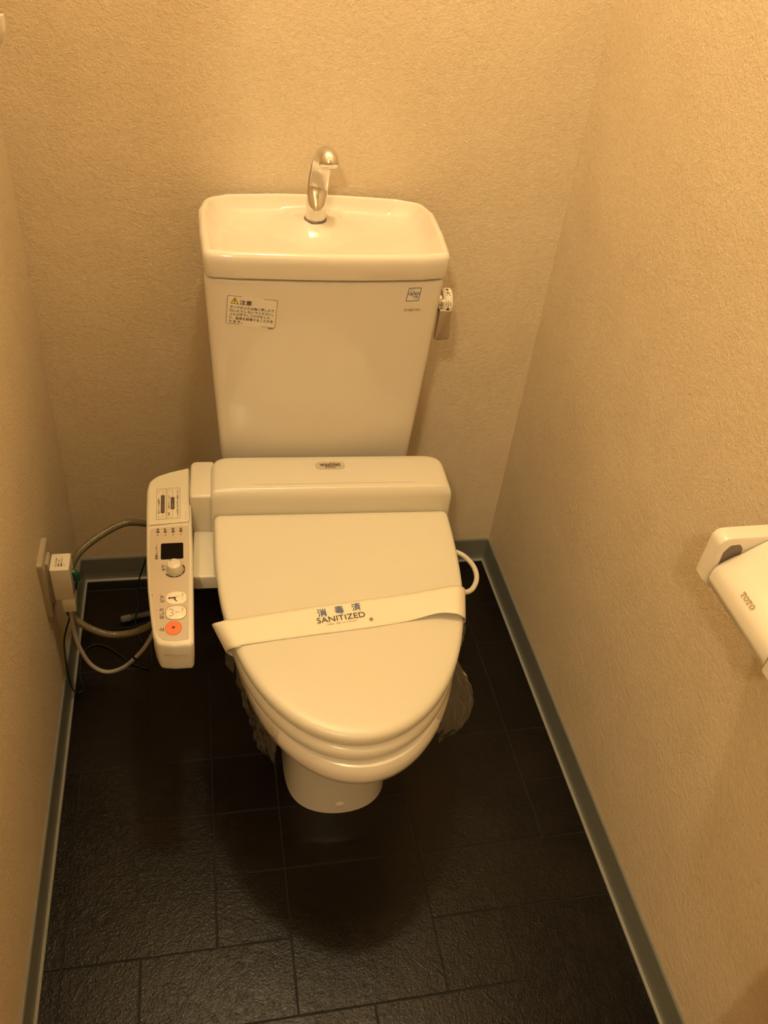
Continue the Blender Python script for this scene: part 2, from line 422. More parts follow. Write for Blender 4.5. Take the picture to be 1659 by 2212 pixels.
toilet = empty('toilet', (0.445, -0.35, 0), label='ivory ceramic toilet with hand-basin cistern standing on the dark slate floor', category='toilet')
R = []
for hw, ln, z, p, dx in [(0.0905, 0.2635, 0.0, 8.5, 0.010), (0.0900, 0.2640, 0.012, 8.5, 0.010), (0.0890, 0.268, 0.09, 7.5, 0.009), (0.0945, 0.286, 0.18, 5.5, 0.008), (0.1080, 0.316, 0.250, 3.8, 0.006), (0.132, 0.356, 0.300, 3.0, 0.004),
                     (0.158, 0.392, 0.322, 2.8, 0.003), (0.170, 0.414, 0.329, 2.7, 0.003), (0.1755, 0.4235, 0.340, 2.7, 0.003), (0.177, 0.427, 0.354, 2.7, 0.003), (0.1765, 0.4255, 0.366, 2.7, 0.003), (0.173, 0.421, 0.374, 2.7, 0.003), (0.166, 0.413, 0.376, 2.7, 0.003)]:
    R.append([(x + dx, y, zz) for x, y, zz in dring(hw, ln, 0.235, z, p)])
add('bowl', *loft(R), 'ceramic', parent=toilet)
add('bolt_cap', *lathe([(0.0078, 0.0), (0.0078, -0.002), (0.005, -0.0035), (0.001, -0.004)], 'y', (0.4575, -0.5985, 0.029)), 'ceramic', parent=toilet)

def tank_front(x, z):
    """y of the tank's front face: gently bowed"""
    u = (x - 0.4445) / 0.17
    return -0.2345 + 0.011 * u * u
def tank_outline(x0, x1, back, bow, front, r):
    pts = [(x0, back)]
    n = 16
    for k in range(n + 1):
        u = -1 + 2 * k / n; pts.append(((x0 + x1) / 2 + u * (x1 - x0) / 2, front + bow * u * u))
    pts.append((x1, back))
    rad = [0.03] + [r] + [0.0008] * (n - 1) + [r] + [0.03]
    return fillet(pts, rad, 5)
R = []
for z, x0, x1, front, dd in [(0.405, 0.300, 0.592, -0.214, 0), (0.45, 0.288, 0.603, -0.222, 0), (0.62, 0.2785, 0.611, -0.229, 0), (0.76, 0.2715, 0.6175, -0.2335, 0),
                         (0.7825, 0.2706, 0.6185, -0.2345, 0), (0.7868, 0.2706, 0.6185, -0.2345, 0.0010), (0.7892, 0.2706, 0.6185, -0.2345, 0.0032), (0.7900, 0.2706, 0.6185, -0.2345, 0.0065), (0.7900, 0.2706, 0.6185, -0.2345, 0.010)]:
    R.append([(x, y, z) for x, y in inset(tank_outline(x0, x1, -0.012, 0.011, front, 0.016), dd)])
add('tank', *loft(R), 'ceramic', parent=toilet)

# tank lid with basin
def lid_outline():
    pts = [(0.2700, -0.238), (0.310, -0.2425), (0.40, -0.2455), (0.445, -0.246), (0.49, -0.2455), (0.58, -0.2405), (0.6205, -0.232),
           (0.6285, -0.155), (0.6325, -0.075), (0.622, -0.030), (0.58, -0.012), (0.50, -0.004), (0.445, -0.003), (0.39, -0.004), (0.31, -0.014), (0.275, -0.034), (0.2655, -0.08), (0.2665, -0.16)]
    return fillet(pts, [0.016, 0.03, 0.05, 0.05, 0.05, 0.03, 0.016, 0.05, 0.05, 0.03, 0.04, 0.05, 0.05, 0.05, 0.04, 0.03, 0.04, 0.05], 6)
LO = ccw(lid_outline()); ZR = 0.833
R = []
for d, z in [(0.012, 0.7945), (0.0065, 0.7945), (0.0032, 0.7960), (0.0014, 0.8000), (0.0, 0.820), (0.0006, 0.826), (0.0026, 0.8305), (0.006, ZR - 0.0006), (0.009, ZR), (0.0115, ZR - 0.001)]:
    R.append([(x, y, z) for x, y in inset(LO, d)])
inner = inset(LO, 0.0125); cx, cy = 0.447, -0.150
FX, FY = 0.4425, -0.078
def basin_z(s, x, y):
    prof = [(0, -0.0025), (0.03, -0.010), (0.07, -0.018), (0.13, -0.0245), (0.22, -0.0295), (0.38, -0.0335), (0.6, -0.0355), (1.0, -0.0370)]
    for (a, za), (b, zb) in zip(prof, prof[1:]):
        if s <= b: z = za + (zb - za) * (s - a) / (b - a); break
    r = math.hypot((x - FX) / 0.040, (y - FY - 0.012) / 0.034)
    k = max(0.0, min(1.0, (1.75 - r) / 0.95)); k = k * k * (3 - 2 * k)
    return ZR + z + k * max(0.0, -0.0135 - z)
for s in [0, 0.015, 0.03, 0.05, 0.07, 0.10, 0.125, 0.15, 0.175, 0.2, 0.26, 0.32, 0.39, 0.46, 0.54, 0.62, 0.7, 0.8, 0.9]:
    R.append([(cx + (x - cx) * (1 - s), cy + (y - cy) * (1 - s), basin_z(s, cx + (x - cx) * (1 - s), cy + (y - cy) * (1 - s))) for x, y in inner])
add('tank_lid', *loft(R, fan=True), 'ceramic', parent=toilet)

# chrome spout
fr = lambda s: 0.0158 - 0.0008 * s if s < 0.9 else (0.0150 - 0.006 * ((s - 0.9) / 0.1) ** 2)
def fsec(s, a):   # flatten the side that faces the room along the upright
    if math.cos(a) < 0 and 0.12 < s < 0.62:
        k = min(1.0, (s - 0.12) / 0.12, (0.62 - s) / 0.08); return 1 - 0.62 * k
    return 1.0
fau = add('faucet', *tube([(FX, FY, 0.817), (FX + 0.001, FY + 0.001, 0.850), (FX + 0.003, FY + 0.002, 0.880), (FX + 0.006, FY - 0.001, 0.9020), (FX + 0.0095, FY - 0.011, 0.9160), (FX + 0.0120, FY - 0.022, 0.9150), (FX + 0.0130, FY - 0.029, 0.9050)], fr, seg=28, per=8, section=fsec), 'chrome', parent=toilet)
add('washer', *lathe([(0.0175, 0.8165), (0.0175, 0.8205), (0.0162, 0.8218), (0.012, 0.8218)], 'z', (FX, FY, 0)), 'shade', parent=fau)

# flush lever on the right side of the tank
LY, LZ = -0.186, 0.737
lev = add('flush_lever', *lathe([(0.011, 0.6140), (0.0145, 0.6140), (0.0150, 0.6290), (0.0140, 0.6300), (0.008, 0.6300)], 'x', (0, LY, LZ), 28), 'nickel', parent=toilet)
add('collar', *lathe([(0.012, 0.6275), (0.0205, 0.6275), (0.0212, 0.629), (0.0212, 0.6405), (0.0205, 0.642), (0.006, 0.642)], 'x', (0, LY, LZ), 32), 'white', parent=lev)
hv = slab(fillet([(0.619, -0.004), (0.6425, -0.002), (0.6420, 0.046), (0.622, 0.047)], 0.003, 4), -0.005, 0.005, 0.002, bottom_bev=0.002)
def hang(a, b, c):   # plate hanging down and forward from the collar
    d = math.radians(20); return (a, LY - 0.017 + c * math.cos(d) + (b - 0.046) * 0.10, LZ - 0.004 + (b - 0.046) * 0.98)
add('handle', *xform(hv, hang), 'nickel', parent=lev)
def on_collar(flat, ang_deg):
    V = []
    for x, y in flat[0]:
        a = math.radians(ang_deg) + y / 0.0214
        V.append((0.6348 + x, LY - 0.0215 * math.cos(a), LZ + 0.0215 * math.sin(a)))
    return V, flat[1]
dia = ([(0.0026, 0), (0, 0.0034), (-0.0026, 0), (0, -0.0034)], [(0, 1, 2, 3)])
add('lettering', *join(on_collar(fit_text('大', height=0.0085), 62), on_collar(fit_text('小', height=0.0085), 18), on_collar(dia, 84), on_collar(dia, -6)), 'ink', parent=lev, smooth=False)

# stickers on the tank's front face
def on_tank(flat, x, z, rot=0.0, lift=0.0006):
    c, s = math.cos(rot), math.sin(rot); V = []
    for a, b in flat[0]:
        X = x + a * c - b * s; Z = z + a * s + b * c
        u = (X - 0.4445) / 0.174; V.append((X, -0.2332 - lift + (0.762 - Z) * 0.034 + 0.011 * u * u, Z))
    return V, flat[1]
def filled(poly): poly = ccw(poly); return poly, [tuple(range(len(poly)))]
def grid_sheet(w, h, r, nx=8):
    """rounded sheet cut into strips so that it can bend"""
    V, Fc = [], []
    for i in range(nx + 1):
        x = -w / 2 + w * i / nx; e = max(0.0, r - (w / 2 - abs(x))); dz = r - math.sqrt(max(r * r - e * e, 0)) if e > 0 else 0
        V += [(x, -h / 2 + dz), (x, h / 2 - dz)]
    for i in range(nx): Fc.append((2 * i, 2 * i + 2, 2 * i + 3, 2 * i + 1))
    return V, Fc
SX, SZ, SROT = 0.3362, 0.7398, math.radians(-4.2)
def sheet_solid(flat, x, z, rot, t=0.0006):
    a, f = on_tank(flat, x, z, rot, t); b, _ = on_tank(flat, x, z, rot, -0.0008)
    n = len(a); F = list(f) + [tuple(i + n for i in q[::-1]) for q in f]
    edge = {}
    for q in f:
        for i in range(len(q)): edge[(q[i], q[(i + 1) % len(q)])] = 1
    for (i, j) in edge:
        if (j, i) not in edge: F.append((j, i, i + n, j + n))
    return a + b, F
cs = add('caution_sticker', *sheet_solid(grid_sheet(0.0735, 0.0475, 0.003), SX, SZ, SROT), 'label', parent=toilet, smooth=False, label='cream caution sticker')
def part_at(flat, dx, dz): return [(a + dx, b + dz) for a, b in flat[0]], flat[1]
o_, i_ = rrect(0.0712, 0.0452, 0.0028), rrect(0.0695, 0.0435, 0.0021)
add('border', *on_tank(ring2d(o_, i_), SX, SZ, SROT, 0.0009), 'ink_soft', parent=cs, smooth=False)
tri = filled([(-0.0052, -0.004), (0.0052, -0.004), (0, 0.0052)])
add('warning_triangle', *on_tank(part_at(tri, -0.0248, 0.0145), SX, SZ, SROT, 0.0009), 'yellow', parent=cs, smooth=False)
to, ti = [(-0.0056, -0.0043), (0.0056, -0.0043), (0, 0.0057)], [(-0.0043, -0.0036), (0.0043, -0.0036), (0, 0.0041)]
L = [part_at(ring2d(to, ti), -0.0248, 0.0145), part_at(filled([(-0.0006, -0.0012), (0.0006, -0.0012), (0.0008, 0.0026), (-0.0008, 0.0026)]), -0.0248, 0.0145),
     part_at(filled([(-0.0006, -0.0030), (0.0006, -0.0030), (0.0006, -0.0019), (-0.0006, -0.0019)]), -0.0248, 0.0145),
     part_at(fit_text('注意', width=0.0175, height=0.0078, bold=0.018), -0.0092, 0.0135)]
rows = ['タンクのふたは強く押したり', '引いたりしないでください。', 'ふたが落下してけがをした', 'り、器具を破損することがあ', 'ります。']
for k, r_ in enumerate(rows):
    wd = 0.0625 * len(r_) / 13; L.append(part_at(fit_text(r_, width=wd, height=0.0046, bold=0.012), -0.0312 + wd / 2, 0.0050 - 0.0058 * k))
L.append(part_at(filled([(0, 0), (0.008, 0), (0.008, 0.0011), (0, 0.0011)]), 0.0245, -0.0247))
add('lettering', *on_tank((lambda j: ([(p[0], p[1]) for p in j[0]], j[1]))(join(*[([(a, b, 0) for a, b in v], f) for v, f in L])), SX, SZ, SROT, 0.0010), 'ink', parent=cs, smooth=False)

BX, BZ = 0.5727, 0.7690
par = [(-0.0112, -0.0108), (0.0088, -0.0108), (0.0112, 0.0108), (-0.0088, 0.0108)]
gb = add('glaze_badge', *sheet_solid((ccw(par), [(0, 1, 2, 3)]), BX, BZ, 0.0, 0.0004), 'label', parent=toilet, smooth=False, label='small square blue and white glaze mark')
def skew(p, k): c = (0, 0); return [(x * k, y * k) for x, y in p]
po, pi_ = fillet(par, 0.0018, 4), fillet(skew(par, 0.915), 0.0015, 4)
def orbit(a, b, rot):
    c, s = math.cos(rot), math.sin(rot); return [(a * math.cos(t) * c - b * math.sin(t) * s, a * math.cos(t) * s + b * math.sin(t) * c) for t in [2 * math.pi * k / 28 for k in range(28)]]
def J(*flats):
    j = join(*[([(a, b, 0) for a, b in v], f) for v, f in flats]); return [(p[0], p[1]) for p in j[0]], j[1]
add('lettering', *on_tank(J(ring2d(po, pi_), part_at(fit_text('CeFiON', width=0.0175, height=0.0046, bold=0.012), 0.0004, 0.0012), part_at(fit_text('tect', width=0.0062, height=0.0030), 0.0046, -0.0035)), BX, BZ, 0, 0.0009), 'ink_blue', parent=gb, smooth=False)
add('orbit_mark', *on_tank(ring2d(orbit(0.0096, 0.0030, math.radians(122)), orbit(0.0091, 0.0025, math.radians(122))), BX, BZ, 0, 0.0008), 'ink_blue', parent=gb, smooth=False)
add('model_mark', *on_tank(fit_text('SH8818A', width=0.026, height=0.0042, bold=0.02), 0.5738, 0.7437, 0, 0.0006), 'ink_grey', parent=toilet, smooth=False)

# ------------------------------------------------------------------ bidet seat: body, lid, seat, control arm
bidet = empty('bidet_toilet_seat', (OX, OY, 0.376), label='ivory electric bidet seat with closed lid and side control panel, fitted on the toilet', category='bidet seat')
def rect_local(x0, x1, y0, y1, rad): return [F2(*q) for q in fillet([(x0, y0), (x1, y0), (x1, y1), (x0, y1)], rad, 6)]
body_poly = rect_local(-0.1915, 0.191, -0.001, 0.0945, [0.006, 0.006, 0.034, 0.030])
R = []
for d, z in [(0.004, 0.378), (0.001, 0.381), (0.0, 0.386), (0.0, 0.474), (0.0010, 0.4800), (0.0035, 0.4862), (0.0058, 0.4893)]:
    R.append([(x, y, z) for x, y in inset(ccw(body_poly), d)])
for k, z in [(0.98, 0.4905), (0.94, 0.4915), (0.7, 0.4920)]: R.append([(x, y, z) for x, y in shrink(inset(ccw(body_poly), 0.0058), k)])
add('body', *loft(R), 'plastic', parent=bidet)
sh = rect_local(-0.222, -0.185, 0.0035, 0.094, [0.006, 0.006, 0.006, 0.012])
add('side_shelf', *slab(sh, 0.395, 0.4805, 0.0045, 4), 'plastic', parent=bidet)
wing = rect_local(-0.219, -0.150, -0.100, 0.004, [0.006, 0.005, 0.005, 0.005])
add('base_wing', *slab(wing, 0.384, 0.410, 0.003, 3, bottom_bev=0.002), 'plastic', parent=bidet)
bd = add('badge', *thick([(x, y) for x, y in rrect(0.0480, 0.0195, 0.0097, 8)], (0.4583, -0.2732, 0.4918), (1, -0.03, 0), (0.03, 1, 0), 0.0008), 'badge', parent=bidet)
add('lettering', *join(on_plane(fit_text('washlet', width=0.0335, height=0.0095, bold=0.012), (0.4583, -0.2707, 0.4928), (1, -0.03, 0), (0, 1, 0)),
                       on_plane(toto2d(0.0042), (0.4578, -0.2785, 0.4928), (1, -0.03, 0), (0, 1, 0))), 'ink', parent=bd, smooth=False)

SL = 0.0732
def lidz(x, y): return SL * (y - OY)
lid_poly = dshape(0.1868, 0.4085, -0.0015, 2.72, corner=0.010)
seat_poly = dshape(0.1815, 0.4155, -0.010, 2.72, corner=0.02)
R = []
for d, z in [(0.010, 0.4300), (0.0035, 0.4300), (0.0012, 0.4315), (0.0, 0.4345), (0.0, 0.4405), (0.0008, 0.4440), (0.0026, 0.4470), (0.0052, 0.4487)]:
    R.append([(x, y, z + lidz(x, y)) for x, y in inset(lid_poly, d)])
for k, z in [(0.98, 0.4495), (0.92, 0.4500), (0.7, 0.4504), (0.35, 0.4506)]: R.append([(x, y, z + lidz(x, y)) for x, y in shrink(inset(lid_poly, 0.0052), k)])
add('lid', *loft(R, fan=True), 'cream', parent=bidet)
R = []
for d, f in [(0.007, 0.0), (0.004, 0.0), (0.0012, 0.10), (0.0, 0.28), (0.0006, 0.6), (0.003, 0.85), (0.007, 1.0)]:
    R.append([(x, y, 0.3785 + f * (0.4290 + lidz(x, y) - 0.3785)) for x, y in inset(seat_poly, d)])
add('seat', *loft(R), 'plastic', parent=bidet)

# control arm (top falls gently to the front)
PA, PB = 0.49273, 0.090909
def pz(y): return PA + PB * y
AN = Vector((0, -PB, 1)).normalized(); AU = Vector((1, 0, 0)); AV = Vector((0, 1, PB)).normalized()
arm_plan = [(0.2365, -0.2375), (0.205, -0.2465), (0.184, -0.2560), (0.1735, -0.268), (0.1706, -0.288), (0.1705, -0.330), (0.1728, -0.424), (0.1758, -0.485), (0.1805, -0.534),
            (0.1842, -0.565), (0.1900, -0.5822), (0.2113, -0.5860), (0.2340, -0.5862), (0.2378, -0.5820), (0.2385, -0.43), (0.2375, -0.30)]
arm_poly = ccw(fillet(arm_plan, [0.004, 0.03, 0.03, 0.02, 0.02, 0.08, 0.08, 0.08, 0.05, 0.02, 0.012, 0.02, 0.003, 0.003, 0.05, 0.05], 4))
R = []
for d, k, z in [(0.010, 0, 0.386), (0.005, 0, 0.386), (0.0030, 0, 0.3885), (0.0018, 0, 0.394), (0.0004, 0, 0.415), (0.0, 1, -0.0050), (0.0005, 1, -0.0028), (0.0015, 1, -0.0011), (0.0030, 1, -0.0002), (0.0042, 1, 0.0)]:
    R.append([(x, y, z if not k else pz(y) + z) for x, y in inset(arm_poly, d)])
arm = add('control_arm', *loft(R), 'plastic', parent=bidet)
def pp(x, y, lift=0.0): return Vector((x, y, pz(y))) + AN * lift
def plate(poly, t, lift=0.0):
    p = ccw(poly); return loft([[pp(x, y, lift) for x, y in p], [pp(x, y, lift + t) for x, y in p]])
def flat_at(flat, x, y, lift, turned=True):
    """print on the panel; turned: letters run towards the wall"""
    V = []
    for a, b in flat[0]:
        V.append(pp(x - b, y + a, lift) if turned else pp(x + a, y + b, lift))
    return V, flat[1]
# hinged cover over the rear half and its parting lines
cov = ccw(inset(ccw(fillet([(0.2340, -0.2420), (0.206, -0.2505), (0.187, -0.2590), (0.1775, -0.271), (0.1752, -0.290), (0.1752, -0.330), (0.1760, -0.3640), (0.2340, -0.3600)], [0.002, 0.03, 0.03, 0.02, 0.02, 0.05, 0.003, 0.004], 4)), 0.0))
add('flap', *plate(cov, 0.0009), 'cream', parent=arm, smooth=False)
add('parting_line', *join(flat_at(stroke2d([(0.2347, -0.2405), (0.2346, -0.3585), (0.2325, -0.3612), (0.1752, -0.3652)], 0.0007), 0, 0, 0.0004, False)), 'ink_soft', parent=arm, smooth=False)
add('latch_mark', *flat_at(ring2d(part_at((rrect(0.0028, 0.017, 0.0012), 0), 0.2298, -0.3475)[0], part_at((rrect(0.0022, 0.0164, 0.0010), 0), 0.2298, -0.3475)[0]), 0, 0, 0.0012, False), 'ink_soft', parent=arm, smooth=False)
# printed boxes on the flap
LF = 0.0012
boxes = []
for x0, x1, yt, yb in [(0.1858, 0.2002, -0.2872, -0.3540), (0.2012, 0.2212, -0.2862, -0.3528)]:
    o1 = part_at((rrect(x1 - x0, yt - yb, 0.0022), 0), (x0 + x1) / 2, (yt + yb) / 2)[0]; i1 = part_at((rrect(x1 - x0 - 0.0012, yt - yb - 0.0012, 0.0018), 0), (x0 + x1) / 2, (yt + yb) / 2)[0]
    boxes.append(flat_at(ring2d(o1, i1), 0, 0, LF, False))
for x, xe, yt, yb, bt, bb in [(0.1955, 0.1892, -0.2920, -0.3485, -0.3018, -0.3405), (0.2102, 0.2042, -0.2905, -0.3478, -0.3067, -0.3330)]:
    boxes.append(flat_at(stroke2d([(x, bt), (x, yt + 0.001), (x - 0.001, yt), (xe + 0.001, yt), (xe, yt - 0.001), (xe, yt - 0.005)], 0.0005), 0, 0, LF, False))
    boxes.append(flat_at(stroke2d([(x, bb), (x, yb - 0.001), (x - 0.001, yb - 0.002), (xe + 0.001, yb - 0.002), (xe, yb - 0.001), (xe, yb + 0.004)], 0.0005), 0, 0, LF, False))
add('printed_frame', *join(*boxes), 'ink_soft', parent=arm, smooth=False)
for x, yt, yb in [(0.1952, -0.3018, -0.3405), (0.2099, -0.3067, -0.3330)]:
    add('printed_bar', *flat_at(filled(rrect(0.0056, yt - yb, 0.0006)), x, (yt + yb) / 2, LF, False), 'ink', parent=arm, smooth=False)
add('lettering', *join(flat_at(fit_text('フタをあけてください', width=0.034, height=0.0029), 0.1952, -0.3212, LF + 0.0003), flat_at(fit_text('節電中です。', width=0.022, height=0.0029), 0.2099, -0.3198, LF + 0.0003)), 'ink_grey', parent=arm, smooth=False)
add('lettering', *join(flat_at(fit_text('温水ランプ点滅時は', width=0.034, height=0.0029, bold=0.01), 0.1893, -0.3250, LF), flat_at(fit_text('温水', width=0.0068, height=0.0029, bold=0.02), 0.2043, -0.3420, LF),
                       flat_at(fit_text('便座が冷たいときは', width=0.031, height=0.0029, bold=0.01), 0.2043, -0.3178, LF), flat_at(fit_text('（この状態で切を押すと解除します）', width=0.060, height=0.0030, bold=0.006), 0.2173, -0.3200, LF)), 'ink', parent=arm, smooth=False)
# grey operation plate
gp = ccw(fillet([(0.1775, -0.3720), (0.1770, -0.424), (0.1800, -0.485), (0.1848, -0.535), (0.1885, -0.562), (0.1965, -0.5755), (0.2130, -0.5785), (0.2312, -0.5775), (0.2325, -0.43), (0.2320, -0.3670)],
                [0.004, 0.08, 0.08, 0.05, 0.02, 0.012, 0.02, 0.003, 0.08, 0.004], 4))
add('panel_plate', *plate(gp, 0.0005), 'panel', parent=arm, smooth=False)
LP = 0.0008
texts = []
for x, t in [(0.1886, '温水'), (0.1996, '便座'), (0.2107, '脱臭'), (0.2220, '運転')]:
    texts.append(flat_at(fit_text(t, width=0.0108, height=0.0046, bold=0.025), x, -0.3765, LP))
    texts.append(flat_at(filled([(0.0010 * math.cos(a), 0.0010 * math.sin(a)) for a in [2 * math.pi * k / 12 for k in range(12)]]), x, -0.3858, LP))
texts += [flat_at(fit_text('着座センサー', width=0.029, height=0.0044, bold=0.016), 0.1874, -0.4190, LP), flat_at(fit_text('水勢', width=0.0120, height=0.0050, bold=0.016), 0.1972, -0.4500, LP),
          flat_at(fit_text('ビデ', width=0.0125, height=0.0062, bold=0.02), 0.1962, -0.5058, LP), flat_at(fit_text('おしり', width=0.0178, height=0.0060, bold=0.02), 0.1955, -0.5320, LP), flat_at(fit_text('止', width=0.0066, height=0.0066, bold=0.02), 0.1955, -0.5588, LP)]
texts.append(flat_at(filled([(0.0009 * math.cos(a), 0.0008 * math.sin(a)) for a in [2 * math.pi * k / 10 for k in range(10)]]), 0.1826, -0.4992, LP))
for t_ in texts: add('lettering', *t_, 'ink', parent=arm, smooth=False)
add('sensor_window', *plate([(x + 0.2092, y - 0.4183) for x, y in rrect(0.0318, 0.0312, 0.0026)], 0.0009), 'black', parent=arm, smooth=False)
KX, KY = 0.2126, -0.4540
def tilt(vf, x, y):
    return [pp(x, y) + AU * p[0] + AV * p[1] + AN * p[2] for p in vf[0]], vf[1]
kn = add('dial_knob', *tilt(lathe([(0.0118, 0.0), (0.0116, 0.002), (0.0098, 0.0128), (0.0092, 0.0140), (0.0080, 0.0146), (0.0005, 0.0148)], 'z', (0, 0, 0), 36), KX, KY), 'plastic', parent=arm)
add('dial_mark', *tilt(([(-0.0048 + 0.0014 * math.cos(a), 0.0052 + 0.0012 * math.sin(a), 0.0151) for a in [2 * math.pi * k / 12 for k in range(12)]], [tuple(range(12))]), KX, KY), 'ink_soft', parent=arm, smooth=False)
def arc_seg(r0, r1, a0, a1, n=6):
    A = [math.radians(a0 + (a1 - a0) * k / n) for k in range(n + 1)]
    V = [(r0 * math.cos(a), r0 * math.sin(a)) for a in A] + [(r1 * math.cos(a), r1 * math.sin(a)) for a in A]
    return V, [(i, i + 1, n + 2 + i, n + 1 + i)[::-1] for i in range(n)]
add('dial_scale', *join(*[flat_at(arc_seg(0.0126, 0.0150, a0, a1), KX, KY, LP, False) for a0, a1 in [(-148, -92), (-88, -48), (-44, -6), (-2, 34)]]), 'ink', parent=arm, smooth=False)
def oval(w, h, n=36, p=2.6): return [(math.copysign(abs(math.cos(a)) ** (2 / p), math.cos(a)) * w / 2, math.copysign(abs(math.sin(a)) ** (2 / p), math.sin(a)) * h / 2) for a in [2 * math.pi * k / n for k in range(n)]]
def button(x, y, w, h, m, p=2.6, rim=True):
    P = oval(w, h, p=p)
    R = [[pp(x + a * s, y + b * s, l) for a, b in P] for s, l in [(1.0, 0.0), (1.0, 0.0009), (0.95, 0.0014), (0.5, 0.0016)]]
    b_ = add('button', *loft(R), m, parent=arm)
    if rim: add('button_rim', *flat_at(ring2d([(a * 1.05, b * 1.05) for a, b in P], [(a * 0.99, b * 0.99) for a, b in P]), x, y, 0.0011, False), 'ink_soft', parent=arm, smooth=False)
button(0.2150, -0.5060, 0.0275, 0.0220, 'sticker', rim=False)
button(0.2146, -0.5316, 0.0272, 0.0235, 'sticker')
button(0.2113, -0.5576, 0.0208, 0.0222, 'orange', p=2.1)
LB = 0.0021
def disc2(r, x, y, sx=1.0): return filled([(x + r * sx * math.cos(a), y + r * math.sin(a)) for a in [2 * math.pi * k / 14 for k in range(14)]])
add('seated_figure', *join(*[flat_at(q, 0.2150, -0.5060, LB, False) for q in [disc2(0.0015, -0.0090, -0.0006, 1.3), filled([(-0.0076, -0.0014), (-0.0018, -0.0018), (-0.0014, 0.0010), (-0.0070, 0.0005)]),
                       filled([(-0.0030, -0.0045), (-0.0012, -0.0052), (-0.0004, 0.0010), (-0.0022, 0.0010)]), filled([(-0.0028, -0.0040), (0.0006, -0.0074), (0.0012, -0.0062), (-0.0014, -0.0036)])]]), 'ink', parent=arm, smooth=False)
w_pts = [(-0.0062 + 0.0032 * math.cos(math.radians(a)), 0.0030 + 0.0028 * math.sin(math.radians(a))) for a in range(140, -91, -15)] + [(-0.0062 + 0.0032 * math.cos(math.radians(a)), -0.0030 + 0.0028 * math.sin(math.radians(a))) for a in range(90, -141, -15)]
spray = [[(0.0012, 0.0), (0.0050, 0.0)], [(0.0012, 0.0), (-0.0008, 0.0022)], [(0.0012, 0.0), (-0.0008, -0.0022)]]
add('spray_symbol', *join(flat_at(stroke2d(w_pts, 0.0007), 0.2140, -0.5318, LB, False), *[flat_at(stroke2d(s, 0.0005), 0.2146, -0.5318, LB, False) for s in spray]), 'ink_soft', parent=arm, smooth=False)
add('spray_symbol', *join(*[flat_at(stroke2d([(a + 0.0006, b) for a, b in s], 0.0004), 0.2150, -0.5045, LB, False) for s in spray]), 'ink_grey', parent=arm, smooth=False)
add('lettering', *flat_at(fit_text('ムーブ切替', width=0.0125, height=0.0024), 0.2235, -0.5055, LB), 'ink_grey', parent=arm, smooth=False)
add('lettering', *flat_at(fit_text('ムーブ切替', width=0.0135, height=0.0024), 0.2232, -0.5316, LB), 'ink_grey', parent=arm, smooth=False)
add('stop_mark', *flat_at(filled([(-0.0019, -0.0019), (0.0019, -0.0019), (0.0019, 0.0019), (-0.0019, 0.0019)]), 0.2112, -0.5574, LB, False), 'ink', parent=arm, smooth=False)
# glue residue on the front of the arm
res = [(-0.016, 0.004), (0.016, 0.001), (0.016, -0.002), (0.003, -0.0022), (0.0015, -0.006), (-0.003, -0.0065), (-0.006, -0.0035), (-0.0145, 0.0005)]
add('sticker_residue', *on_plane(filled(res), (0.2130, -0.58645, 0.4180), (1, 0, 0), (0, 0.02, 1)), 'residue', parent=arm, smooth=False)
# beige cord loop on the right of the seat
lp = add('cord_loop', *tube([(0.640, -0.352, 0.372), (0.662, -0.362, 0.372), (0.678, -0.374, 0.370), (0.688, -0.398, 0.368), (0.686, -0.424, 0.366), (0.672, -0.446, 0.365), (0.655, -0.452, 0.366), (0.634, -0.446, 0.368)], 0.0043, 14), 'plastic', parent=bidet)
for p0, p1 in [((0.628, -0.345, 0.378), (0.654, -0.353, 0.380)), ((0.622, -0.425, 0.380), (0.652, -0.436, 0.380))]:
    a, b = Vector(p0), Vector(p1)
    add('cord_bushing', *tube([a + (b - a) * t for t in (0, 0.2, 0.4, 0.6, 0.8, 1)], lambda s: 0.0085 + 0.0012 * math.cos(s * 5 * math.pi) - 0.003 * max(0, s - 0.8) / 0.2, 14, 4), 'plastic', parent=bidet)

# ------------------------------------------------------------------ paper band round the lid
def lid_top(x, y): return 0.4506 + lidz(x, y)
rear = [(0.2840, -0.5440), (0.2917, -0.5427), (0.3529, -0.5347), (0.4460, -0.5254), (0.5430, -0.5166), (0.5900, -0.5110), (0.6170, -0.5086)]
front = [(0.2985, -0.5905), (0.3049, -0.5874), (0.3806, -0.5808), (0.4787, -0.5733), (0.5331, -0.5672), (0.5780, -0.5640), (0.6030, -0.5690)]
lr = [0.0022, 0.0012, 0.0010, 0.0010, 0.0012, 0.0030, 0.0040]; lf = [0.0020, 0.0012, 0.0010, 0.0010, 0.0014, 0.0100, 0.0120]
er = [(0.2860, -0.528, 0.376), (0.2690, -0.5200, 0.388), (0.2620, -0.5270, 0.409), (0.2640, -0.5370, 0.424), (0.2730, -0.5430, 0.4335)]
ef = [(0.2950, -0.560, 0.372), (0.2830, -0.5580, 0.382), (0.2790, -0.5690, 0.399), (0.2815, -0.5800, 0.415), (0.2885, -0.5880, 0.428)]
rows_r = er + [(x, y, lid_top(x, y) + l) for (x, y), l in zip(rear, lr)] + [(0.6290, -0.5070, 0.4360), (0.6360, -0.5040, 0.4260), (0.6380, -0.4990, 0.4120), (0.6300, -0.4950, 0.3980), (0.612, -0.493, 0.386)]
rows_f = ef + [(x, y, lid_top(x, y) + l) for (x, y), l in zip(front, lf)] + [(0.6160, -0.5690, 0.4360), (0.6225, -0.5620, 0.4220), (0.6240, -0.5550, 0.4080), (0.6160, -0.5480, 0.3940), (0.600, -0.545, 0.384)]
A, B = spline(rows_r, 6), spline(rows_f, 6)
NB = 8; V = []; Fs = []
